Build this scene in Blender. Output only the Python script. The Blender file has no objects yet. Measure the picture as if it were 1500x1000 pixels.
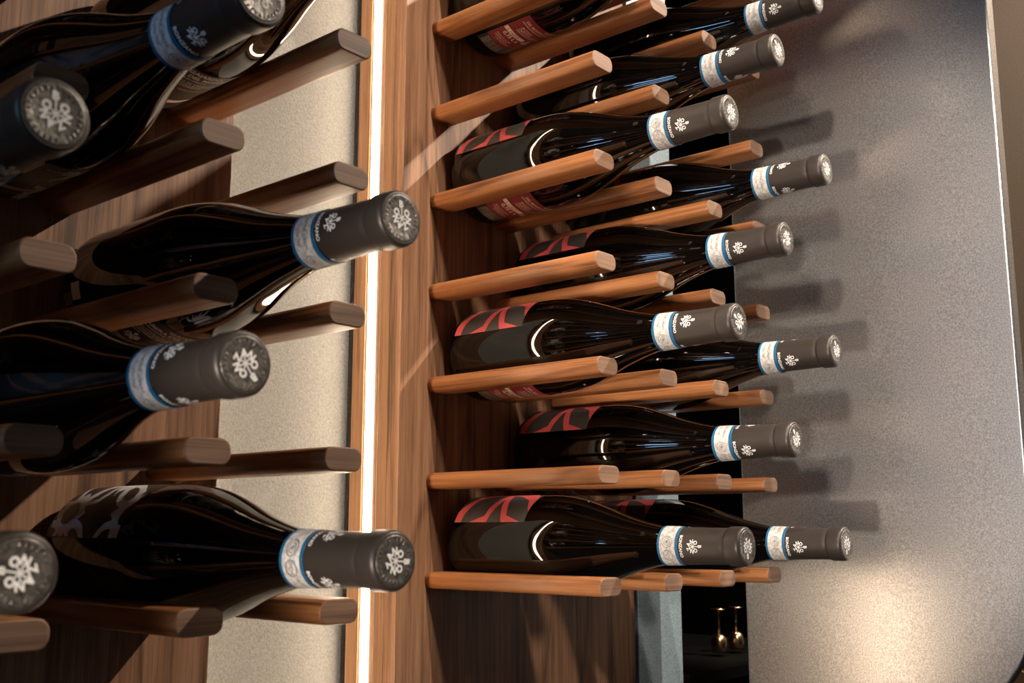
import bpy, bmesh, math, random
from mathutils import Vector, Matrix
from mathutils.geometry import tessellate_polygon

random.seed(7)
sc = bpy.context.scene
C = sc.collection
R = math.radians

# ------------------------------------------------------------------ camera
YAW, PITCH, ROLL, FPX = 0.865941, 0.173583, -0.000468, 1556.156
CAM = Vector((-0.758402, -0.730126, 0.049579))
fw = Vector((math.sin(YAW) * math.cos(PITCH), math.cos(YAW) * math.cos(PITCH), math.sin(PITCH)))
rt = Vector((math.cos(YAW), -math.sin(YAW), 0))
up = rt.cross(fw)
r2 = rt * math.cos(ROLL) + up * math.sin(ROLL)
u2 = -rt * math.sin(ROLL) + up * math.cos(ROLL)
cd = bpy.data.cameras.new('camera')
cam = bpy.data.objects.new('camera', cd)
C.objects.link(cam)
cam.matrix_world = Matrix(((r2.x, u2.x, -fw.x, CAM.x), (r2.y, u2.y, -fw.y, CAM.y),
                           (r2.z, u2.z, -fw.z, CAM.z), (0, 0, 0, 1)))
cd.sensor_width = 36
cd.lens = 36 * FPX / 1500
cd.clip_start = 0.02
cd.dof.use_dof = True
cd.dof.focus_distance = 0.98
cd.dof.aperture_fstop = 13
sc.camera = cam

# ------------------------------------------------------------------ world, lights, exposure
w = bpy.data.worlds.new('world')
sc.world = w
w.use_nodes = True
w.node_tree.nodes['Background'].inputs[0].default_value = (0.62, 0.53, 0.46, 1)
w.node_tree.nodes['Background'].inputs[1].default_value = 0.045
sc.view_settings.view_transform = 'Standard'
sc.view_settings.look = 'None'
sc.view_settings.gamma = 1
sc.view_settings.use_curve_mapping = False
sc.view_settings.exposure = 0.0


def aim(o, target):
    d = Vector(target) - o.location
    o.rotation_euler = d.to_track_quat('-Z', 'Y').to_euler()


def spot(name, loc, target, watts, size_deg, col, radius=0.03, blend=0.4):
    l = bpy.data.lights.new(name, 'SPOT')
    l.energy = watts
    l.spot_size = R(size_deg)
    l.spot_blend = blend
    l.color = col
    l.shadow_soft_size = radius
    o = bpy.data.objects.new(name, l)
    o.location = loc
    C.objects.link(o)
    aim(o, target)
    return o


def area(name, loc, target, watts, sx, sy, col):
    l = bpy.data.lights.new(name, 'AREA')
    l.shape = 'RECTANGLE'
    l.size, l.size_y = sx, sy
    l.energy = watts
    l.color = col
    o = bpy.data.objects.new(name, l)
    o.location = loc
    C.objects.link(o)
    aim(o, target)
    return o


WARM = (1.0, 0.85, 0.70)
spot('ceiling_spot_above', (-0.30, -1.15, 2.3), (0.14, 0.0, 0.25), 260, 19, WARM, 0.02, 0.35)
spot('ceiling_spot_right', (1.25, -1.25, 1.65), (-0.25, 0.0, 0.2), 230, 44, WARM, 0.02)
spot('track_spot_left', (-1.27, -0.90, 1.13), (0.44, -0.22, 0.25), 120, 22, WARM, 0.03, 0.5)
spot('counter_lamp_low', (-1.65, -0.74, -0.25), (0.47, -0.22, 0.25), 120, 20, WARM, 0.035, 0.5)
spot('front_fill_spot', (-0.55, -2.6, 1.9), (0.19, 0.0, 0.22), 180, 15, WARM, 0.10, 0.35)  # unseen soft fill added to lift the shadowed right rack panel
# daylight from the window at the far left end of the room, seen as streaks on the glass
for k, dz in enumerate((-0.62, -0.2, 0.2, 0.62)):
    area('window_daylight', (-3.6, -0.62, 0.62 + dz), (0.2, -0.2, 0.3), 5.5, 0.75, 0.16, (0.34, 0.62, 1.0))
# unseen fill spots added to brighten the far brown wall and the goblets
spot('far_wall_fill_spot', (0.95, -1.3, 1.9), (1.3, -0.25, 0.45), 420, 40, WARM, 0.03)
spot('goblet_fill_spot', (0.72, 0.10, 0.95), (0.80, 0.14, -0.10), 14, 12, WARM, 0.008)


# ------------------------------------------------------------------ material helpers
def new_mat(name):
    m = bpy.data.materials.new(name)
    m.use_nodes = True
    nt = m.node_tree
    return m, nt, nt.nodes['Principled BSDF']


def plain(name, col, rough=0.5, metal=0.0, spec=0.5, coat=0.0):
    m, nt, b = new_mat(name)
    b.inputs['Base Color'].default_value = (*col, 1)
    b.inputs['Roughness'].default_value = rough
    b.inputs['Metallic'].default_value = metal
    b.inputs['Specular IOR Level'].default_value = spec
    b.inputs['Coat Weight'].default_value = coat
    return m


def N(nt, t, **kw):
    n = nt.nodes.new(t)
    for k, v in kw.items():
        if k in n.inputs:
            n.inputs[k].default_value = v
        else:
            setattr(n, k, v)
    return n


def ramp(nt, stops):
    n = nt.nodes.new('ShaderNodeValToRGB')
    e = n.color_ramp.elements
    while len(e) < len(stops):
        e.new(0.5)
    for i, (p, c) in enumerate(stops):
        e[i].position = p
        e[i].color = (*c, 1)
    return n


def wood(name, dark, mid, light, along, rough=0.45, cross=38.0, ring=5.0, rand=True):
    """walnut: long grain along one object axis, cathedral figure, fine pores"""
    m, nt, b = new_mat(name)
    L = nt.links
    tc = N(nt, 'ShaderNodeTexCoord')
    oi = N(nt, 'ShaderNodeObjectInfo')
    off = N(nt, 'ShaderNodeVectorMath', operation='SCALE')
    cmb = N(nt, 'ShaderNodeCombineXYZ')
    for i in range(3):
        L.new(oi.outputs['Random'], cmb.inputs[i])
    L.new(cmb.outputs[0], off.inputs[0])
    off.inputs['Scale'].default_value = 7.3 if rand else 0.0
    add = N(nt, 'ShaderNodeVectorMath', operation='ADD')
    L.new(tc.outputs['Object'], add.inputs[0])
    L.new(off.outputs[0], add.inputs[1])

    def mapped(c, a):
        mp = N(nt, 'ShaderNodeMapping')
        s = [c, c, c]
        s[along] = a
        mp.inputs['Scale'].default_value = s
        L.new(add.outputs[0], mp.inputs['Vector'])
        return mp.outputs[0]
    # cathedral figure: contour lines of a slow noise
    n1 = N(nt, 'ShaderNodeTexNoise', Scale=1.0, Detail=1.5, Roughness=0.45, Distortion=0.3)
    L.new(mapped(cross * 0.30, 2.0), n1.inputs['Vector'])
    mul = N(nt, 'ShaderNodeMath', operation='MULTIPLY')
    mul.inputs[1].default_value = ring
    L.new(n1.outputs[0], mul.inputs[0])
    fr = N(nt, 'ShaderNodeMath', operation='FRACT')
    L.new(mul.outputs[0], fr.inputs[0])
    rr = ramp(nt, [(0.0, (0.15, 0.15, 0.15)), (0.10, (0.55, 0.55, 0.55)), (0.85, (0.75, 0.75, 0.75)), (1.0, (0.15, 0.15, 0.15))])
    L.new(fr.outputs[0], rr.inputs[0])
    # streaks at two widths
    n2 = N(nt, 'ShaderNodeTexNoise', Scale=1.0, Detail=4.0, Roughness=0.6, Distortion=0.15)
    L.new(mapped(cross * 1.6, 1.8), n2.inputs['Vector'])
    n4 = N(nt, 'ShaderNodeTexNoise', Scale=1.0, Detail=4.0, Roughness=0.65, Distortion=0.1)
    L.new(mapped(cross * 6.5, 5.0), n4.inputs['Vector'])
    # fine fibres and pores
    n3 = N(nt, 'ShaderNodeTexNoise', Scale=1.0, Detail=3.0, Roughness=0.7)
    L.new(mapped(cross * 24, 26), n3.inputs['Vector'])
    acc = None
    for src, wgt in ((rr.outputs[0], 0.30), (n2.outputs[0], 0.55), (n4.outputs[0], 0.62), (n3.outputs[0], 0.38)):
        q_ = N(nt, 'ShaderNodeMath', operation='MULTIPLY_ADD')
        q_.inputs[1].default_value = wgt
        q_.inputs[2].default_value = 0.0
        L.new(src, q_.inputs[0])
        if acc is not None:
            L.new(acc, q_.inputs[2])
        acc = q_.outputs[0]
    rp = ramp(nt, [(0.0, dark), (0.5, mid), (1.0, light)])
    nrm = N(nt, 'ShaderNodeMapRange')
    nrm.inputs[1].default_value = 0.72
    nrm.inputs[2].default_value = 1.18
    L.new(acc, nrm.inputs[0])
    L.new(nrm.outputs[0], rp.inputs[0])
    L.new(rp.outputs[0], b.inputs['Base Color'])
    b.inputs['Roughness'].default_value = rough
    b.inputs['Specular IOR Level'].default_value = 0.35
    bp = N(nt, 'ShaderNodeBump', Strength=0.12, Distance=0.0004)
    L.new(n3.outputs[0], bp.inputs['Height'])
    L.new(bp.outputs[0], b.inputs['Normal'])
    return m


M = {}
M['panel'] = wood('walnut_veneer', (0.078, 0.038, 0.020), (0.25, 0.126, 0.067), (0.40, 0.222, 0.125), 2, 0.5)
M['side'] = wood('walnut_edge', (0.11, 0.052, 0.026), (0.24, 0.122, 0.060), (0.34, 0.185, 0.098), 2, 0.5)
M['peg'] = wood('walnut_peg', (0.10, 0.034, 0.012), (0.28, 0.106, 0.036), (0.39, 0.172, 0.066), 1, 0.38, cross=60)
M['peg_end'] = wood('walnut_end_grain', (0.11, 0.060, 0.037), (0.21, 0.120, 0.076), (0.29, 0.175, 0.115), 0, 0.6, cross=120)
M['collar'] = plain('dark_carcass', (0.03, 0.014, 0.008), 0.7)

m, nt, b = new_mat('bottle_glass')
b.inputs['Base Color'].default_value = (0.0012, 0.0009, 0.0007, 1)
b.inputs['Roughness'].default_value = 0.035
b.inputs['IOR'].default_value = 1.58
tc = N(nt, 'ShaderNodeTexCoord')
nz = N(nt, 'ShaderNodeTexNoise', Scale=1100.0, Detail=2.0)
nt.links.new(tc.outputs['Object'], nz.inputs['Vector'])
rp = ramp(nt, [(0.45, (0.02, 0.02, 0.02)), (0.8, (0.05, 0.05, 0.05))])
nt.links.new(nz.outputs[0], rp.inputs[0])
nt.links.new(rp.outputs[0], b.inputs['Roughness'])
M['glass'] = m

m, nt, b = new_mat('capsule_taupe')
b.inputs['Base Color'].default_value = (0.043, 0.034, 0.029, 1)
b.inputs['Roughness'].default_value = 0.42
b.inputs['Metallic'].default_value = 0.25
tc = N(nt, 'ShaderNodeTexCoord')
nz = N(nt, 'ShaderNodeTexNoise', Scale=60.0, Detail=3.0)
nt.links.new(tc.outputs['Object'], nz.inputs['Vector'])
bp = N(nt, 'ShaderNodeBump', Strength=0.15, Distance=0.0006)
nt.links.new(nz.outputs[0], bp.inputs['Height'])
nt.links.new(bp.outputs[0], b.inputs['Normal'])
M['capsule'] = m

m, nt, b = new_mat('capsule_top_foil')
b.inputs['Metallic'].default_value = 0.55
b.inputs['Roughness'].default_value = 0.38
tc = N(nt, 'ShaderNodeTexCoord')
nz = N(nt, 'ShaderNodeTexNoise', Scale=420.0, Detail=3.0, Distortion=0.6)
nt.links.new(tc.outputs['Object'], nz.inputs['Vector'])
rp = ramp(nt, [(0.35, (0.07, 0.062, 0.055)), (0.7, (0.20, 0.18, 0.16))])
nt.links.new(nz.outputs[0], rp.inputs[0])
nt.links.new(rp.outputs[0], b.inputs['Base Color'])
bp = N(nt, 'ShaderNodeBump', Strength=0.45, Distance=0.0006)
nt.links.new(nz.outputs[0], bp.inputs['Height'])
nt.links.new(bp.outputs[0], b.inputs['Normal'])
M['captop'] = m

m, nt, b = new_mat('seal_paper')
b.inputs['Roughness'].default_value = 0.6
tc = N(nt, 'ShaderNodeTexCoord')
nz = N(nt, 'ShaderNodeTexNoise', Scale=330.0, Detail=5.0)
nt.links.new(tc.outputs['Object'], nz.inputs['Vector'])
rp = ramp(nt, [(0.38, (0.42, 0.40, 0.38)), (0.62, (0.66, 0.63, 0.60))])
nt.links.new(nz.outputs[0], rp.inputs[0])
nt.links.new(rp.outputs[0], b.inputs['Base Color'])
M['paper'] = m
M['blue'] = plain('seal_blue', (0.006, 0.105, 0.23), 0.5)
M['ink'] = plain('grey_ink', (0.24, 0.235, 0.235), 0.6)
M['white'] = plain('white_print', (0.80, 0.79, 0.78), 0.5)
M['label_dark'] = plain('charcoal_label', (0.042, 0.036, 0.032), 0.55)
M['label_black'] = plain('black_label', (0.010, 0.009, 0.009), 0.35)
M['label_red'] = plain('coral_print', (0.58, 0.080, 0.085), 0.5)
M['label_wine'] = plain('wine_red_label', (0.17, 0.013, 0.016), 0.5)
M['cream'] = plain('cream_print', (0.62, 0.52, 0.40), 0.5)
M['silverprint'] = plain('silver_print', (0.74, 0.73, 0.76), 0.45, 0.0)

m, nt, b = new_mat('led_diffuser')
b.inputs['Base Color'].default_value = (0.9, 0.85, 0.8, 1)
b.inputs['Emission Color'].default_value = (1.0, 0.78, 0.55, 1)
b.inputs['Emission Strength'].default_value = 46.0
M['led'] = m

m, nt, b = new_mat('textured_plaster')
b.inputs['Roughness'].default_value = 0.75
tc = N(nt, 'ShaderNodeTexCoord')
nz = N(nt, 'ShaderNodeTexNoise', Scale=420.0, Detail=2.0, Roughness=0.5, Distortion=0.4)
nt.links.new(tc.outputs['Object'], nz.inputs['Vector'])
rp = ramp(nt, [(0.3, (0.112, 0.112, 0.108)), (0.7, (0.160, 0.160, 0.155))])
nt.links.new(nz.outputs[0], rp.inputs[0])
nt.links.new(rp.outputs[0], b.inputs['Base Color'])
bp = N(nt, 'ShaderNodeBump', Strength=0.5, Distance=0.0016)
nt.links.new(nz.outputs[0], bp.inputs['Height'])
nt.links.new(bp.outputs[0], b.inputs['Normal'])
M['plaster'] = m


def steel(name, col, rough, metal, speck=620.0, sharp=None, mixf=0.35):
    m, nt, b = new_mat(name)
    L = nt.links
    tc = N(nt, 'ShaderNodeTexCoord')
    n1 = N(nt, 'ShaderNodeTexNoise', Scale=speck, Detail=3.0, Roughness=0.7)
    L.new(tc.outputs['Object'], n1.inputs['Vector'])
    n2 = N(nt, 'ShaderNodeTexNoise', Scale=9.0, Detail=4.0)
    L.new(tc.outputs['Object'], n2.inputs['Vector'])
    r1 = ramp(nt, [(0.36, tuple(c * 0.66 for c in col)), (0.64, tuple(min(1, c * 1.26) for c in col))])
    L.new(n1.outputs[0], r1.inputs[0])
    mr = N(nt, 'ShaderNodeMapRange')
    mr.inputs[3].default_value = rough - 0.03
    mr.inputs[4].default_value = rough + 0.05
    L.new(n2.outputs[0], mr.inputs[0])
    bp = N(nt, 'ShaderNodeBump', Strength=0.2, Distance=0.0003)
    L.new(n1.outputs[0], bp.inputs['Height'])
    bs = [b]
    if sharp is not None:
        b2 = nt.nodes.new('ShaderNodeBsdfPrincipled')
        b2.inputs['Roughness'].default_value = sharp
        b2.inputs['Metallic'].default_value = 1.0
        L.new(r1.outputs[0], b2.inputs['Base Color'])
        ms = N(nt, 'ShaderNodeMixShader')
        ms.inputs[0].default_value = mixf
        L.new(b.outputs[0], ms.inputs[1])
        L.new(b2.outputs[0], ms.inputs[2])
        L.new(ms.outputs[0], nt.nodes['Material Output'].inputs[0])
    L.new(r1.outputs[0], b.inputs['Base Color'])
    L.new(mr.outputs[0], b.inputs['Roughness'])
    L.new(bp.outputs[0], b.inputs['Normal'])
    b.inputs['Metallic'].default_value = metal
    return m


M['steel'] = steel('brushed_steel', (0.58, 0.565, 0.55), 0.56, 0.80, sharp=0.28, mixf=0.74)
M['steel_blue'] = steel('cool_steel_strip', (0.30, 0.395, 0.45), 0.42, 0.3)
M['bronze'] = steel('bronze_metal', (0.25, 0.19, 0.14), 0.4, 0.4)
M['black'] = plain('shade_black', (0.0015, 0.0015, 0.0015), 0.8, 0.0, 0.05)  # near-black colour stands in for deep shade
M['brass'] = plain('brass', (0.75, 0.52, 0.30), 0.18, 1.0)
M['graphite'] = plain('graphite', (0.02, 0.022, 0.024), 0.35, 0.4)


# ------------------------------------------------------------------ mesh helpers
def mesh_obj(name, verts, faces, mats, parent=None, smooth=False, midx=None):
    me = bpy.data.meshes.new(name)
    me.from_pydata([tuple(v) for v in verts], [], faces)
    for mm in (mats if isinstance(mats, (list, tuple)) else [mats]):
        me.materials.append(mm)
    if midx:
        me.polygons.foreach_set('material_index', midx)
    if smooth:
        me.polygons.foreach_set('use_smooth', [True] * len(me.polygons))
    me.update()
    o = bpy.data.objects.new(name, me)
    C.objects.link(o)
    if parent:
        o.parent = parent
    return o


def box_obj(name, lo, hi, mat, parent=None, bevel=0.0, seg=2):
    bm = bmesh.new()
    bmesh.ops.create_cube(bm, size=1)
    for v in bm.verts:
        v.co = Vector([(lo[i] + hi[i]) / 2 + v.co[i] * (hi[i] - lo[i]) for i in range(3)])
    if bevel:
        bmesh.ops.bevel(bm, geom=bm.edges[:], offset=bevel, segments=seg, affect='EDGES', profile=0.5)
    me = bpy.data.meshes.new(name)
    bm.to_mesh(me)
    bm.free()
    me.materials.append(mat)
    o = bpy.data.objects.new(name, me)
    C.objects.link(o)
    if parent:
        o.parent = parent
    return o


def empty(name, loc, label, cat, group=None):
    o = bpy.data.objects.new(name, None)
    o.empty_display_size = 0.02
    o.location = loc
    C.objects.link(o)
    tag(o, label, cat, group)
    return o


def tag(o, label=None, cat=None, group=None, kind=None):
    if label:
        o['label'] = label
    if cat:
        o['category'] = cat
    if group:
        o['group'] = group
    if kind:
        o['kind'] = kind
    return o


# ------------------------------------------------------------------ the setting
ZLO, ZHI = -0.42, 1.05
wall = box_obj('wall_back', (-1.10, 0.090, ZLO), (0.29, 0.12, ZHI), M['plaster'])
tag(wall, 'greige textured plaster wall between the two racks', kind='structure')

# pale metal strip on the wall past the right rack, and the dark opening next to it
st = box_obj('trim_1', (0.3505, 0.012, ZLO), (0.4494, 0.030, ZHI), M['steel_blue'], bevel=0.001)
tag(st, 'cool grey metal strip on the wall beside the right rack', kind='structure')
gap = box_obj('wall_gap', (0.30, 0.045, ZLO), (0.47, 0.05, ZHI), M['black'])  # black sheet put in for the shade inside the gap
tag(gap, 'black sheet painted as shade in the gap behind the metal strip', kind='structure')
# niche with its darkness put into black colour: side, back, far side
nv = [(0.4500, 0.021, ZLO), (0.4500, 0.45, ZLO), (1.05, 0.45, ZLO), (1.05, 0.021, ZLO),
      (0.4500, 0.021, ZHI), (0.4500, 0.45, ZHI), (1.05, 0.45, ZHI), (1.05, 0.021, ZHI)]
niche = mesh_obj('wall_niche', nv, [(0, 1, 5, 4), (1, 2, 6, 5), (2, 3, 7, 6), (0, 3, 2, 1), (4, 5, 6, 7)], M['black'])
tag(niche, 'niche behind the steel panel, its darkness painted in black', kind='structure')

# brown metal wall far behind the steel panel
wr = box_obj('wall_right', (1.30, -2.2, ZLO), (1.34, 0.45, 1.6), M['bronze'])
tag(wr, 'brown metal wall beyond the steel panel', kind='structure')

# ------------------------------------------------------------------ steel end panel, X = 0.44, rounded lower front corner
SX, SY0, SY1 = 0.44, -0.083, -0.4165
prof = []
rc = 0.17
zb = -0.177
prof.append((SY0, zb))
for i in range(13):
    a = R(-90 - i * 7.5)
    prof.append((SY1 + rc + rc * math.cos(a), zb + rc + rc * math.sin(a)))
prof.append((SY1, 0.80))
prof.append((SY0, 0.80))
bm = bmesh.new()
f0 = [bm.verts.new((SX, y, z)) for y, z in prof]
bm.faces.new(f0)
ret = bmesh.ops.extrude_face_region(bm, geom=bm.faces[:])
for v in [g for g in ret['geom'] if isinstance(g, bmesh.types.BMVert)]:
    v.co.x += 0.022
bmesh.ops.recalc_face_normals(bm, faces=bm.faces[:])
bmesh.ops.bevel(bm, geom=[e for e in bm.edges if e.calc_face_angle(0) > 1.0], offset=0.0025, segments=3, affect='EDGES', profile=0.5)
me = bpy.data.meshes.new('steel_panel')
bm.to_mesh(me)
bm.free()
me.materials.append(M['steel'])
me.transform(Matrix.Translation((SX, -0.25, 0)) @ Matrix.Rotation(-0.018, 4, 'Z') @ Matrix.Translation((-SX, 0.25, 0)))
sp = bpy.data.objects.new('steel_panel', me)
C.objects.link(sp)
tag(sp, 'large upright brushed steel panel with rounded lower corner, right of the bottles', 'panel')


# ------------------------------------------------------------------ pegs
def rrect(hw, hh, r, n=5):
    pts = []
    for cx, cz, a0 in ((hw - r, hh - r, 0), (-hw + r, hh - r, 90), (-hw + r, -hh + r, 180), (hw - r, -hh + r, 270)):
        for i in range(n + 1):
            a = R(a0 + 90 * i / n)
            pts.append((cx + r * math.cos(a), cz + r * math.sin(a)))
    return pts


PEG_L, PEG_HW, PEG_HH, PEG_R = 0.2075, 0.0157, 0.0079, 0.0066
COL_L = -0.001


def peg_mesh():
    rings = []
    ch = 0.0011
    for y, ins in ((-COL_L, 0.0004), (-COL_L - 0.0008, 0), (-PEG_L + ch, 0), (-PEG_L + 0.0003, 0.0003), (-PEG_L, ch)):
        rings.append([(x, y, z) for x, z in rrect(PEG_HW - ins, PEG_HH - ins, PEG_R - ins * 0.6)])
    n = len(rings[0])
    verts = [v for r_ in rings for v in r_]
    faces, mi = [], []
    for k in range(len(rings) - 1):
        for i in range(n):
            j = (i + 1) % n
            faces.append((k * n + i, k * n + j, (k + 1) * n + j, (k + 1) * n + i))
            mi.append(1 if k == 3 else 0)
    faces.append(tuple(range(n)))
    mi.append(0)
    faces.append(tuple(reversed(range((len(rings) - 1) * n, len(rings) * n))))
    mi.append(1)
    me = bpy.data.meshes.new('peg')
    me.from_pydata(verts, [], faces)
    me.materials.append(M['peg'])
    me.materials.append(M['peg_end'])
    me.polygons.foreach_set('material_index', mi)
    me.polygons.foreach_set('use_smooth', [len(f) == 4 for f in faces])
    bm = bmesh.new()
    bm.from_mesh(me)
    bmesh.ops.recalc_face_normals(bm, faces=bm.faces[:])
    bm.to_mesh(me)
    bm.free()
    return me


PEG_ME = peg_mesh()
DZ = 0.0949


def add_peg(rack, x, z):
    p = bpy.data.objects.new('peg', PEG_ME)
    C.objects.link(p)
    p.parent = rack
    p.location = (x, 0, z)
    return p


# ------------------------------------------------------------------ racks (local y = 0 is the panel front)
def rack(loc, label, x0, x1, light_side):
    """panel from x0 to x1; light_side -1: light channel on the left edge, +1: on the right edge"""
    r_ = empty('wine_rack', loc, label, 'wine rack', 'walnut wine racks')
    box_obj('back_panel', (x0, 0, ZLO), (x1, 0.016, ZHI), M['panel'], r_, 0.0009)
    s = light_side
    e = x0 if s < 0 else x1

    def bx(name, a, b_, y0, y1, mat, bev=0.0006):
        lo, hi = sorted((e - s * a, e - s * b_))
        return box_obj(name, (lo, y0, ZLO), (hi, y1, ZHI), mat, r_, bev)
    bx('side_board', 0.0, 0.018, 0.0161, 0.0308, M['side'])
    bx('side_board', 0.0, 0.018, 0.0520, 0.0695, M['side'])
    bx('channel_back', 0.0012, 0.018, 0.0305, 0.0525, M['side'], 0)
    led = bx('led_strip', 0.0004, 0.0079, 0.0376, 0.0490, M['led'], 0.0004)
    tag(led, 'glowing warm white light strip')
    # carcass behind the panel
    lo, hi = (x0 + 0.0185, x1) if s < 0 else (x0, x1 - 0.0185)
    box_obj('carcass', (lo, 0.0162, ZLO + 0.002), (hi, 0.0690, ZHI - 0.002), M['collar'], r_)
    return r_


RY, LY = 0.012, 0.003
rackR = rack((0, RY, 0), 'walnut peg wine rack right of the light strip holding red-label bottles', -0.0536, 0.3427, -1)
rackL = rack((0, LY, 0), 'walnut peg wine rack in the left foreground holding black-label bottles', -1.05, -0.2600, 1)

LX3, LP, LZO = -0.3072, 0.1008, -0.002
for c in range(4):
    for row in range(-3, 7):
        add_peg(rackR, 0.1 * c, (6 - row) * DZ)
for c in range(4):
    for row in range(0, 7):
        add_peg(rackL, LX3 - LP * (3 - c), (6 - row) * DZ + LZO)

# ------------------------------------------------------------------ bottle (local: axis along -Y, base at y = 0, tip at y = -BL)
BL = 0.3035
RB = 0.0461
CAP0 = -0.2255   # start of the capsule (local y)


def lathe(name, prof, seg, mat, smooth=True):
    v, f = [], []
    for y, r_ in prof:
        for i in range(seg):
            a = 2 * math.pi * i / seg
            v.append((-r_ * math.sin(a), y, r_ * math.cos(a)))
    n = len(prof)
    for k in range(n - 1):
        for i in range(seg):
            j = (i + 1) % seg
            f.append((k * seg + i, (k + 1) * seg + i, (k + 1) * seg + j, k * seg + j))
    f.append(tuple(range(seg)))
    f.append(tuple(reversed(range((n - 1) * seg, n * seg))))
    me = bpy.data.meshes.new(name)
    me.from_pydata(v, [], f)
    me.materials.append(mat)
    me.polygons.foreach_set('use_smooth', [len(p) == 4 for p in f] if smooth else [False] * len(f))
    bm = bmesh.new()
    bm.from_mesh(me)
    bmesh.ops.recalc_face_normals(bm, faces=bm.faces[:])
    bm.to_mesh(me)
    bm.free()
    return me


def catmull(pts, sub=4):
    out = []
    for i in range(len(pts) - 1):
        p0 = pts[max(i - 1, 0)]
        p1, p2 = pts[i], pts[i + 1]
        p3 = pts[min(i + 2, len(pts) - 1)]
        for k in range(sub):
            t = k / sub
            o = []
            for d in range(2):
                a, b_, c, e = p0[d], p1[d], p2[d], p3[d]
                o.append(0.5 * (2 * b_ + (c - a) * t + (2 * a - 5 * b_ + 4 * c - e) * t * t + (3 * b_ - a - 3 * c + e) * t ** 3))
            out.append(tuple(o))
    out.append(pts[-1])
    return out


body = [(-0.028, 0.003), (-0.022, 0.015), (-0.006, 0.033), (-0.0003, 0.0395), (-0.0012, 0.0428), (-0.0045, 0.0453), (-0.010, RB)]
shoulder = [(-0.010, RB), (-0.060, RB), (-0.100, RB), (-0.113, 0.0456), (-0.126, 0.0441), (-0.140, 0.0413), (-0.154, 0.0372), (-0.168, 0.0325),
            (-0.182, 0.0275), (-0.196, 0.0232), (-0.210, 0.0196), (-0.222, 0.0170), (-0.232, 0.0157), (-0.245, 0.0150), (-0.296, 0.0140)]
GLASS_ME = lathe('glass', body[:-1] + catmull(shoulder, 4), 72, M['glass'])


def capr(y):
    t = (y - CAP0) / (-0.287 - CAP0)
    t = max(0, min(1, t))
    return 0.01665 * (1 - t) ** 1.5 + 0.0153 * (1 - (1 - t) ** 1.5)


cap_prof = [(CAP0, capr(CAP0) - 0.0012), (CAP0 - 0.0003, capr(CAP0))]
for i in range(1, 15):
    y = CAP0 + (-0.2865 - CAP0) * i / 14
    cap_prof.append((y, capr(y)))
cap_prof += [(-0.2872, 0.0150), (-0.2882, 0.0152), (-0.2893, 0.0163), (-0.2903, 0.0165), (-0.3000, 0.0165), (-0.3016, 0.0162), (-0.3028, 0.0153),
             (-0.3033, 0.0142), (-0.3030, 0.0136)]
CAPS_ME = lathe('capsule', cap_prof, 56, M['capsule'])
TOP_ME = lathe('cap_top', [(-0.3022, 0.0138), (-0.3032, 0.0138), (-0.3035, 0.0130), (-0.3033, 0.0122), (-0.3034, 0.0040)], 48, M['captop'])


# ---- flat art, wrapped on the bottle -----------------------------------------
def split_tris(pts, tris, maxlen):
    out = []
    stack = [tuple(pts[i] for i in t) for t in tris]
    while stack:
        a, b_, c = stack.pop()
        d = [((a, b_), c), ((b_, c), a), ((c, a), b_)]
        ls = [math.dist(p[0][0], p[0][1]) for p in d]
        k = max(range(3), key=lambda i: ls[i])
        if ls[k] <= maxlen:
            out.append((a, b_, c))
        else:
            (p, q_), r_ = d[k]
            mid = ((p[0] + q_[0]) / 2, (p[1] + q_[1]) / 2)
            stack.append((p, mid, r_))
            stack.append((mid, q_, r_))
    return out


def poly_tris(pts, maxlen):
    t = tessellate_polygon([[Vector((x, y, 0)) for x, y in pts]])
    return split_tris(pts, t, maxlen)


_txt = {}


def text_tris(s, bold=0.0):
    key = (s, bold)
    if key in _txt:
        return _txt[key]
    cu = bpy.data.curves.new('t', 'FONT')
    cu.body = s
    cu.resolution_u = 2
    cu.offset = bold
    o = bpy.data.objects.new('t', cu)
    C.objects.link(o)
    bpy.context.view_layer.update()
    me = bpy.data.meshes.new_from_object(o.evaluated_get(bpy.context.evaluated_depsgraph_get()))
    me.calc_loop_triangles()
    vs = [(v.co.x, v.co.y) for v in me.vertices]
    tr = [tuple(vs[i] for i in t.vertices) for t in me.loop_triangles]
    bpy.data.objects.remove(o)
    bpy.data.curves.remove(cu)
    bpy.data.meshes.remove(me)
    _txt[key] = tr
    return tr


def text_block(s, h, x=0.0, y=0.0, rot=0.0, align='L', bold=0.02, sx=1.0):
    """triangles of a text with cap height h, baseline at (x, y)"""
    tr = text_tris(s, bold)
    xs = [p[0] for t in tr for p in t]
    k = h / 0.70
    x0 = min(xs)
    wd = (max(xs) - x0) * k * sx
    ox = {'L': 0, 'C': -wd / 2, 'R': -wd}[align]
    ca, sa = math.cos(rot), math.sin(rot)
    out = []
    for t in tr:
        q_ = []
        for px, py in t:
            ax, ay = (px - x0) * k * sx + ox, py * k
            q_.append((x + ax * ca - ay * sa, y + ax * sa + ay * ca))
        out.append(tuple(q_))
    return out


def rect(x0, y0, x1, y1):
    return [((x0, y0), (x1, y0), (x1, y1)), ((x0, y0), (x1, y1), (x0, y1))]


def line(x0, y0, x1, y1, wd):
    dx, dy = x1 - x0, y1 - y0
    l = math.hypot(dx, dy)
    nx, ny = -dy / l * wd / 2, dx / l * wd / 2
    a, b_, c, d = (x0 + nx, y0 + ny), (x1 + nx, y1 + ny), (x1 - nx, y1 - ny), (x0 - nx, y0 - ny)
    return [(a, b_, c), (a, c, d)]


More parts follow.
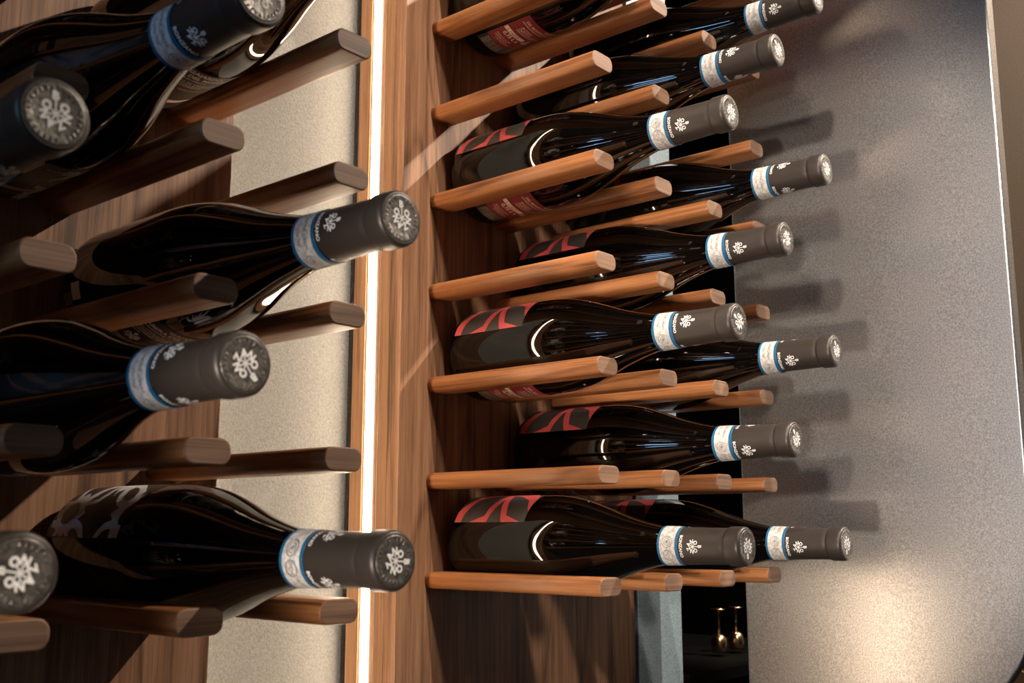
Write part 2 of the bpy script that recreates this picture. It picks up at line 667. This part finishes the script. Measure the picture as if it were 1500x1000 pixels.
def ringtris(cx, cy, r0, r1, n=20):
    out = []
    for i in range(n):
        a, b_ = 2 * math.pi * i / n, 2 * math.pi * (i + 1) / n
        p = [(cx + r_ * math.cos(t), cy + r_ * math.sin(t)) for r_, t in ((r0, a), (r1, a), (r1, b_), (r0, b_))]
        out += [(p[0], p[1], p[2]), (p[0], p[2], p[3])]
    return out


def emblem(sz, cx=0.0, cy=0.0, rot=0.0, bold=0.05):
    """star of seven letters round a point, the first on a long stem (pointing up before rotation)"""
    out = []
    for i, ch in enumerate('BONZANO'):
        a = math.pi / 2 - i * 2 * math.pi / 7 + rot
        lg = 1.0 if i == 0 else 0.70
        h = 0.38
        r0 = lg - h
        dx, dy = math.cos(a), math.sin(a)
        out += line(cx, cy, cx + dx * sz * (r0 + 0.08), cy + dy * sz * (r0 + 0.08), sz * 0.07)
        out += text_block(ch, h * sz, cx + dx * r0 * sz, cy + dy * r0 * sz, a - math.pi / 2, 'C', bold)
    return out


def wrap(name, layers, rfun, off=0.0003, mid=0.0):
    """layers: list of (material, tris in metres (u round the bottle, v = local y), extra lift); returns mesh"""
    v, f, mi, mats = [], [], [], []
    for mat, tris, lift in layers:
        if mat not in mats:
            mats.append(mat)
        k = mats.index(mat)
        for t in tris:
            i0 = len(v)
            for (phi, y) in t:
                r_ = rfun(y) + off + lift
                v.append((-r_ * math.sin(phi), y, r_ * math.cos(phi)))
            f.append((i0, i0 + 1, i0 + 2))
            mi.append(k)
    me = bpy.data.meshes.new(name)
    me.from_pydata(v, [], f)
    for mm in mats:
        me.materials.append(mm)
    me.polygons.foreach_set('material_index', mi)
    me.polygons.foreach_set('use_smooth', [True] * len(f))
    bm = bmesh.new()
    bm.from_mesh(me)
    bmesh.ops.remove_doubles(bm, verts=bm.verts[:], dist=1e-6)
    for fc in bm.faces:     # outward normals
        c = fc.calc_center_median()
        fc.normal_update()
        if fc.normal.dot(Vector((c.x, 0, c.z))) < 0:
            fc.normal_flip()
    bm.to_mesh(me)
    bm.free()
    return me


def flat_uv(tris, r_, phi0=0.0, y0=0.0):
    """(u right, v up) metres -> (phi, y): right = growing phi, up = towards the tip"""
    return [tuple((phi0 + p[0] / r_, y0 - p[1]) for p in t) for t in tris]


def from_mm(pts, dy):
    """[(Y mm, phi deg)] -> polygon in metres around the bottle (u = phi * RB, v = y) for even splitting"""
    return [(R(ph) * RB, y * 0.001 + dy) for y, ph in pts]


def poly_layer(pts, dy, maxlen=0.004):
    return [tuple((p[0] / RB, p[1]) for p in t) for t in poly_tris(from_mm(pts, dy), maxlen)]


rbody = lambda y: RB
DYR = -0.005
# --- red / charcoal front label
lab = [(-3.7, 66), (-92.0, 66), (-92.0, -78), (-3.7, -78)]
S1 = [(-3.7, 66), (-12, 66), (-13, 54), (-16, 41), (-19.5, 29), (-25, 20), (-35, 13), (-49, 12), (-65, 17), (-83, 31), (-88.5, 45), (-92, 52),
      (-92, 30), (-89, 18), (-82, 8), (-65, 2), (-45, 0), (-30, 2), (-20, 10), (-12, 24), (-9, 36), (-6, 46), (-3.7, 52)]
S2 = [(-49, 13), (-46, 25), (-43, 36), (-41, 46), (-40, 57), (-31, 62), (-22.7, 66), (-45, 66), (-46.5, 56), (-49, 45), (-51, 30), (-54, 14)]
S3 = [(-50, 12), (-51.5, 25), (-54, 38), (-58.5, 52), (-63.3, 66), (-87, 66), (-76, 61), (-67.4, 57), (-64, 46), (-59, 31), (-55, 13)]
S4 = [(-20, -12), (-38, -20), (-60, -25), (-80, -30), (-92, -45), (-92, -60), (-78, -48), (-55, -40), (-30, -40), (-14, -55), (-8, -40)]
FRONT_R = wrap('front_label', [(M['label_dark'], poly_layer(lab, DYR), 0)] , rbody, 0.0002)
FRONT_R_PAT = wrap('label_pattern', [(M['label_red'], poly_layer(S1, DYR), 0), (M['label_red'], poly_layer(S2, DYR), 0.00004),
                                     (M['label_red'], poly_layer(S3, DYR), 0.00008), (M['label_red'], poly_layer(S4, DYR), 0)], rbody, 0.0004)
tx = []
for k, wd in enumerate((0.008, 0.011, 0.006)):
    for j in range(int(wd / 0.0014)):
        tx += rect(R(24) * RB - j * 0.0014 - 0.001, -(-0.0165 - k * 0.0022) - 0.0006, R(24) * RB - j * 0.0014, -(-0.0165 - k * 0.0022) + 0.0006)
FRONT_R_TXT = wrap('lettering', [(M['white'], [tuple((p[0] / RB, -p[1] - 0.002) for p in t) for t in tx], 0)], rbody, 0.0006)

# --- wine red back label (starts at phi 143 and runs under the bottle)
bl = [(-30.7, 0), (-89, 0), (-89, 84), (-30.7, 84)]
bd = [(-16, 0), (-30.7, 0), (-30.7, 84), (-16, 84)]


def tline(s, y, h, u=0.004, mat_bold=0.02, sx=1.0):
    return flat_uv(text_block(s, h, u, 0, 0, 'L', mat_bold, sx), RB, 0, y * 0.001 + DYR)


BACK_R = wrap('back_label', [(M['label_wine'], poly_layer(bl, DYR), 0), (M['label_black'], poly_layer(bd, DYR), 0)], rbody, 0.0002)
cr = []
cr += tline('BARBERA', -84.5, 0.0030, 0.030) + tline('DEL MONFERRATO', -80, 0.0030, 0.006)
cr += tline('DENOMINAZIONE DI ORIGINE', -76.5, 0.0016, 0.004) + tline('SUPERIORE', -77.5, 0.003, 0.036)
for y, s in ((-71.5, 'IMBOTTIGLIATO'), (-69, 'ALL ORIGINE DA'), (-66.5, 'AZIENDA AGRICOLA BONZANO'), (-63.5, 'ROSIGNANO MONFERRATO ITALIA')):
    cr += tline(s, y, 0.0015, 0.010)
cr += tline('0,75 L e', -47.5, 0.0048, 0.006) + tline('PRODOTTO IN ITALIA', -41.5, 0.0015, 0.004)
cr += tline('CONTIENE SOLFITI', -38.5, 0.0015, 0.004) + tline('CONTAINS SULFITES', -35.5, 0.0015, 0.008)
for y in (-28, -25.5, -23, -20.5, -18):
    cr += tline('ENTHALT SULFITE  RED WINE', y, 0.0012, 0.004, 0.01, 1.1)
cr += flat_uv(emblem(0.0065, 0.036, 0, 0, 0.03), RB, 0, -0.053 + DYR)
strip = flat_uv(rect(0.001, 0, 0.030, 0.0052), RB, 0, -0.0535 + DYR)
strip = [t for tr in [split_tris([(p[0] * RB, p[1]) for p in t], [(0, 1, 2)], 0.004) for t in strip] for t in tr]
strip = [tuple((p[0] / RB, p[1]) for p in t) for t in strip]
BACK_R_TXT = wrap('lettering', [(M['cream'], cr, 0), (M['cream'], strip, 0), (M['label_wine'], flat_uv(text_block('L 11031P', 0.0032, 0.005, 0.0011), RB, 0, -0.0535 + DYR), 0.0002)], rbody, 0.0004)

# --- left rack: black label with silver cut-out ornament
DYL = 0.004
W1 = [(-17.8, 75.0), (-18.9, 69.0), (-11.4, 67.0), (-10.0, 61.0), (-13.5, 60.0), (-10.4, 55.0), (-8.5, 50.0), (-11.4, 48.0), (-8.1, 44.0), (-9.5, 40.0), (-16.3, 39.0), (-14.4, 32.0), (-9.3, 21.0), (-6.0, 8.0), (-10.3, 18.0), (-16.7, 28.0), (-20.5, 34.0), (-22.8, 27.0), (-29.0, 34.0), (-31.0, 30.0), (-31.7, 20.0), (-31.3, 8.0), (-38.3, 4.0), (-48.6, 18.0), (-52.5, 32.0), (-51.0, 42.0), (-40.1, 47.0), (-42.7, 51.0), (-46.8, 54.0), (-41.0, 60.0), (-46.7, 62.0), (-52.8, 66.0), (-59.2, 76.0), (-52.7, 76.0), (-48.8, 71.0), (-43.4, 68.0), (-39.4, 69.0), (-37.8, 72.0), (-39.1, 75.0), (-33.4, 75.0), (-32.2, 72.0), (-30.3, 75.0), (-24.7, 75.0), (-24.8, 72.0), (-22.7, 75.0)]
H1 = [(-21.5, 63.0), (-27.2, 65.0), (-31.6, 64.0), (-36.0, 59.0), (-35.2, 51.0), (-28.7, 43.0), (-22.8, 42.0), (-18.6, 47.0), (-17.8, 55.0)]
H2 = [(-36.9, 39.0), (-39.3, 33.0), (-38.3, 20.0), (-42.7, 12.0), (-48.0, 28.0), (-46.9, 38.0)]
W2 = [(-38.3, 4.0), (-40.4, 0.0), (-60.7, 0.0), (-80.2, 0.0), (-78.4, 4.0), (-67.7, 8.0), (-76.6, 13.0), (-94.0, 28.0), (-95.7, 36.0), (-99.1, 33.0), (-99.5, 42.0), (-98.5, 45.0), (-94.4, 51.0), (-93.8, 56.0), (-94.0, 61.0), (-96.9, 65.0), (-101.0, 66.0), (-101.1, 76.0), (-98.4, 76.0), (-96.6, 73.0), (-96.5, 76.0), (-90.7, 76.0), (-90.3, 69.0), (-85.3, 69.0), (-81.0, 71.0), (-76.7, 76.0), (-71.5, 76.0), (-74.7, 70.0), (-79.6, 64.0), (-86.8, 61.0), (-80.1, 55.0), (-85.1, 49.0), (-79.1, 47.0), (-71.7, 40.0), (-66.6, 32.0), (-61.5, 22.0), (-57.7, 27.0), (-61.8, 35.0), (-54.5, 25.0), (-48.0, 16.0)]
H3 = [(-76.2, 35.0), (-80.4, 39.0), (-87.0, 41.0), (-91.0, 38.0), (-86.7, 29.0), (-78.6, 22.0), (-69.3, 18.0), (-69.9, 25.0)]
lab2 = [(-8, 76), (-102.0, 76), (-102.0, -70), (-8, -70)]
FRONT_L = wrap('front_label', [(M['label_black'], poly_layer(lab2, DYL), 0)], rbody, 0.0002)


def mirror(pts):
    return [(y, -p - 4) for y, p in pts]


FRONT_L_PAT = wrap('label_ornament', [(M['silverprint'], poly_layer(W1, DYL), 0), (M['silverprint'], poly_layer(W2, DYL), 0),
                                      (M['label_black'], poly_layer(H1, DYL), 0.0002), (M['label_black'], poly_layer(H2, DYL), 0.0002),
                                      (M['label_black'], poly_layer(H3, DYL), 0.0002),
                                      (M['silverprint'], poly_layer(mirror(W1), DYL), 0), (M['silverprint'], poly_layer(mirror(W2), DYL), 0),
                                      (M['label_black'], poly_layer(mirror(H1), DYL), 0.0002), (M['label_black'], poly_layer(mirror(H3), DYL), 0.0002)],
                   rbody, 0.0004)
DYR_keep = DYR
DYR = DYL
bkl = [(-22, 0), (-107, 0), (-107, 92), (-22, 92)]
BACK_L = wrap('back_label', [(M['label_black'], poly_layer(bkl, DYL), 0)], rbody, 0.0002)
cr = []
cr += tline('GAIARDO', -100, 0.0042, 0.026, 0.03) + tline('BARBERA DEL MONFERRATO', -93.5, 0.0040, 0.004, 0.03)
cr += tline('DENOMINAZIONE DI ORIGINE', -89, 0.0022, 0.004)
for y, s in ((-84, 'IMBOTTIGLIATO ALL ORIGINE DA'), (-80.5, 'AZIENDA AGRICOLA BONZANO'), (-77, 'ROSIGNANO MONFERRATO'), (-73.5, 'ITALIA')):
    cr += tline(s, y, 0.0022, 0.010)
cr += flat_uv(emblem(0.0085, 0.020, 0, 0, 0.03), RB, 0, -0.062 + DYR)
cr += tline('BONZANO', -50, 0.0024, 0.012)
cr += tline('PRODOTTO IN ITALIA', -70, 0.0018, 0.036)
cr += tline('CONTIENE SOLFITI', -33, 0.0018, 0.004) + tline('CONTAINS SULFITES', -29.5, 0.0018, 0.004)
strip = []
for t in rect(0.001, 0.0400, 0.070, 0.0465):
    strip += [tuple((p[0] / RB, -p[1] + DYR) for p in q_) for q_ in split_tris(list(t), [(0, 1, 2)], 0.004)]
BACK_L_TXT = wrap('lettering', [(M['cream'], cr, 0), (M['cream'], strip, 0)], rbody, 0.0004)
barc = []
for t in rect(-0.028, 0.021, -0.0155, 0.0325):
    barc += [tuple((p[0] / RB, -p[1] + DYR) for p in q_) for q_ in split_tris(list(t), [(0, 1, 2)], 0.004)]
SIDE_TXT = wrap('white_patch', [(M['white'], barc, 0),
                                (M['white'], [t for k in range(4) for t in flat_uv(text_block('CONTIENE', 0.0013, -0.022, 0.0), RB, 0, -0.0105 - 0.0026 * k + DYR)], 0)], rbody, 0.0004)
DYR = DYR_keep

# --- capsule art: three emblems with the name below, state seal band
RC = 0.0158
art = []
for k in range(3):
    p0 = k * 2 * math.pi / 3
    art += flat_uv(emblem(0.0084, 0, 0, 0, 0.035), RC, p0, -0.2603)
    nm = text_block('BONZANO', 0.0027, 0, 0, 0, 'C', 0.025)
    art += flat_uv(nm, RC, p0, -0.2474)
CAP_ART = wrap('capsule_print', [(M['white'], art, 0)], capr, 0.0002)


def band(y0, y1, mat_, off, name, gap=0.0, phi0=0.0, phi1=2 * math.pi, n=56):
    tr = []
    for i in range(n):
        a, b_ = phi0 + (phi1 - phi0) * i / n, phi0 + (phi1 - phi0) * (i + 1) / n
        tr += [((a, y0), (b_, y0), (b_, y1)), ((a, y0), (b_, y1), (a, y1))]
    return tr


BY0, BY1 = -0.2257, -0.2456
SEAL = wrap('seal_band', [(M['paper'], band(BY0, BY1, None, 0, ''), 0), (M['paper'], band(BY0, BY1, None, 0, '', phi0=2.6, phi1=4.3, n=20), 0.0003)], capr, 0.00035)
SEAL_E = wrap('blue_edge', [(M['blue'], band(BY0, BY0 - 0.0022, None, 0, ''), 0), (M['blue'], band(BY1, BY1 + 0.0026, None, 0, ''), 0),
                            (M['blue'], band(BY0 + 0.0003, BY0 - 0.0024, None, 0, '', phi0=2.6, phi1=4.3, n=20), 0.0003),
                            (M['blue'], band(BY1 - 0.0010, BY1 + 0.0026, None, 0, '', phi0=2.6, phi1=4.3, n=20), 0.0003)], capr, 0.0005)
ink = []
yc = (BY0 + BY1) / 2
for p0 in (0.75, 3.6):
    ink += flat_uv(ringtris(0, 0, 0.0043, 0.0048) + text_block('DOC', 0.0030, 0, -0.0015, 0, 'C', 0.0), RC, p0 + 0.35, yc)
    ink += flat_uv(ringtris(0, 0, 0.0043, 0.0048) + ringtris(0, 0, 0.0026, 0.0030) + ringtris(0, 0, 0.0, 0.0012), RC, p0 - 0.35, yc)
for p0 in (-0.6, 2.3):
    ink += flat_uv(text_block('AAAZ 04210', 0.0026, 0, 0.001, 0, 'C', 0.0) + text_block('LITRI 0,750', 0.0020, 0, -0.0045, 0, 'C', 0.0), RC, p0 - 0.2, yc)
SEAL_T = wrap('seal_print', [(M['ink'], ink, 0)], capr, 0.0009)

# emblem on the capsule top (disc at y = -BL)
tt = emblem(0.0100, 0, 0, 0, 0.05)
v, f = [], []
for t in tt:
    i0 = len(v)
    for x, y in t:
        v.append((x, -0.30365, y))
    f.append((i0, i0 + 1, i0 + 2))
TOPART = bpy.data.meshes.new('top_emblem')
TOPART.from_pydata(v, [], f)
TOPART.materials.append(M['white'])
# embossed pips round the rim of the top
bm = bmesh.new()
for k in range(26):
    a = 2 * math.pi * k / 26
    if k % 7 == 6:
        continue
    mt = Matrix.Translation((0.0112 * math.sin(a), -0.3033, 0.0112 * math.cos(a))) @ Matrix.Rotation(a, 4, 'Y') @ Matrix.Diagonal((0.0007, 0.0005, 0.0012, 1))
    bmesh.ops.create_icosphere(bm, subdivisions=1, radius=1, matrix=mt)
PIPS = bpy.data.meshes.new('embossed_pips')
bm.to_mesh(PIPS)
bm.free()
PIPS.materials.append(M['captop'])


def child(name, me, parent, ry=0.0):
    o = bpy.data.objects.new(name, me)
    C.objects.link(o)
    o.parent = parent
    o.rotation_euler = (0, -R(ry), 0)
    return o


ZOFF = 0.0342


def bottle(x, row, left, label, cap_phi, top_rot, lab_rot=0.0, back_phi=143.0, seal_rot=0.0, ybase=None, zo=0.0):
    y = (0.005 if not left else -0.004) if ybase is None else ybase
    b_ = empty('wine_bottle', (x, y, (6 - row) * DZ + ZOFF + (LZO if left else 0) + zo), label, 'wine bottle',
               'black-label bottles in the left rack' if left else 'red-label bottles in the right rack')
    child('glass', GLASS_ME, b_)
    cp = child('capsule', CAPS_ME, b_, cap_phi)
    child('capsule_print', CAP_ART, cp)
    sb = child('seal_band', SEAL, b_, seal_rot)
    tag(sb, 'white seal strip with blue edges')
    child('blue_edge', SEAL_E, sb)
    child('seal_print', SEAL_T, sb)
    tp = child('cap_top', TOP_ME, b_, 0)
    te = child('top_emblem', TOPART, tp, top_rot)
    tag(te, 'white emblem of letters in a star')
    child('embossed_pips', PIPS, tp, top_rot + 20)
    fl = child('front_label', FRONT_L if left else FRONT_R, b_, lab_rot)
    child('label_ornament' if left else 'label_pattern', FRONT_L_PAT if left else FRONT_R_PAT, fl)
    if not left:
        child('lettering', FRONT_R_TXT, fl)
    bk = child('back_label', BACK_L if left else BACK_R, b_, back_phi)
    child('lettering', BACK_L_TXT if left else BACK_R_TXT, bk)
    return b_


RIGHT = [
    # x, row, label, cap_phi, top_rot, lab_rot, back_phi, seal_rot
    (0.05, 0, 'topmost wine bottle of the column beside the light strip, neck above the picture', 100, 10, 4, 145.5, 20),
    (0.05, 2, 'second wine bottle down in the column beside the light strip', 110, 150, 2, 142, 60),
    (0.05, 4, 'third wine bottle down in the column beside the light strip', 76, 60, 4.5, 145, -60),
    (0.05, 6, 'lowest wine bottle of the column beside the light strip', 91, 175, -2.5, 144, 55),
    (0.05, -2, 'wine bottle above the picture in the column beside the light strip', 100, 10, 4, 145.5, 20),
    (0.15, -1, 'wine bottle above the picture in the middle column of the right rack', 100, 10, 4, 145.5, 20),
    (0.25, -2, 'wine bottle above the picture in the column next to the steel panel', 100, 10, 4, 145.5, 20),
    (0.15, 1, 'highest wine bottle in the middle column of the right rack', 66, 40, 0, 150, -40),
    (0.15, 3, 'middle wine bottle in the middle column of the right rack', 109, 120, 0, 146, -50),
    (0.15, 5, 'lowest wine bottle in the middle column of the right rack', 126, 30, 0, 146, -80),
    (0.25, 0, 'top wine bottle in the column next to the steel panel', 106, 130, 0, 150, 120),
    (0.25, 2, 'second wine bottle down in the column next to the steel panel', 47, 70, 0, 150, -20),
    (0.25, 4, 'third wine bottle down in the column next to the steel panel', 119, 20, 0, 150, -50),
    (0.25, 6, 'lowest wine bottle in the column next to the steel panel', 103, 165, 0, 150, 60),
]
for x, row, label, cp, tp, lr, bp_, sr in RIGHT:
    bottle(x, row, False, label, cp, tp, lr, bp_, sr)

X23, X12, X01 = LX3 - LP * 0.5, LX3 - LP * 1.5, LX3 - LP * 2.5
LEFT = [
    (X23, 2, 'black-label wine bottle at the top edge behind the nearest capsule, back label text showing', 40, 0, -60, 133, 0),
    (X23, 4, 'black-label wine bottle whose neck crosses the light strip, upper of the two', 80, 5, -75, 128, -30),
    (X23, 6, 'wine bottle with silver cut-out ornament whose neck crosses the light strip at the bottom', 148, -95, 0, 150, 45),
    (X23, 0, 'black-label wine bottle above the picture in the left rack column nearest the plaster wall', 40, 0, -60, 133, 0),
    (X12, 1, 'black-label wine bottle above the picture in the second column of the left rack', 40, 0, -60, 133, 0),
    (X12, 3, 'wine bottle in the upper left pointing out at the top edge', 145, 160, -90, 170, -20),
    (X12, 5, 'wine bottle in the left foreground whose capsule ends above the plaster wall', 52, 218, -110, 190, -30),
    (X01, 4, 'wine bottle with only its capsule showing at the left edge, the upper one', 60, 3, -90, 190, 0),
    (X01, 6, 'wine bottle with only its capsule showing at the lower left edge', 60, 80, -90, 190, 0),
]
for x, row, label, cp, tp, lr, bp_, sr in LEFT:
    b_ = bottle(x, row, True, label, cp, tp, lr, bp_, sr)
    if (x, row) == (X23, 4):
        child('white_patch', SIDE_TXT, b_, 128)


# ------------------------------------------------------------------ brass goblets hanging in the dark niche
def goblet(loc, label):
    g = empty('brass_goblet', loc, label, 'goblet', 'goblets in the dark niche')
    me = lathe('cup', [(0, 0.002), (-0.006, 0.010), (-0.016, 0.0135), (-0.028, 0.012), (-0.030, 0.0115), (-0.026, 0.0105)], 24, M['brass'])
    c = child('cup', me, g)
    me2 = lathe('stem', [(0.036, 0.011), (0.034, 0.011), (0.032, 0.003), (0.016, 0.0017), (0.0, 0.0024)], 20, M['brass'])
    s = child('stem', me2, g)
    g.rotation_euler = (R(90), 0, 0)
    return g


goblet((0.766, 0.14, -0.112), 'small brass goblet in the dark niche, left of the pair')
goblet((0.822, 0.14, -0.112), 'small brass goblet in the dark niche, right of the pair')
sh = box_obj('niche_shelf', (0.4510, 0.06, -0.165), (1.045, 0.40, -0.1482), M['black'], bevel=0.001)  # coloured black to stand for the unlit niche
tag(sh, 'shelf painted black as shade inside the dark niche under the goblets', 'shelf')

# counter appliance peeking past the rounded corner of the steel panel
ap = empty('coffee_machine', (0.75, -0.42, -0.42), 'dark machine with a brass knob past the steel panel corner', 'machine')
box_obj('housing', (-0.10, -0.14, 0.0), (0.16, 0.14, 0.335), M['graphite'], ap, 0.012, 3)
kme = lathe('knob', [(0, 0.010), (-0.004, 0.014), (-0.016, 0.013), (-0.020, 0.010)], 24, M['brass'])
kb = child('knob', kme, ap)
kb.location = (-0.10, 0.080, 0.292)
kb.rotation_euler = (0, 0, R(-90))
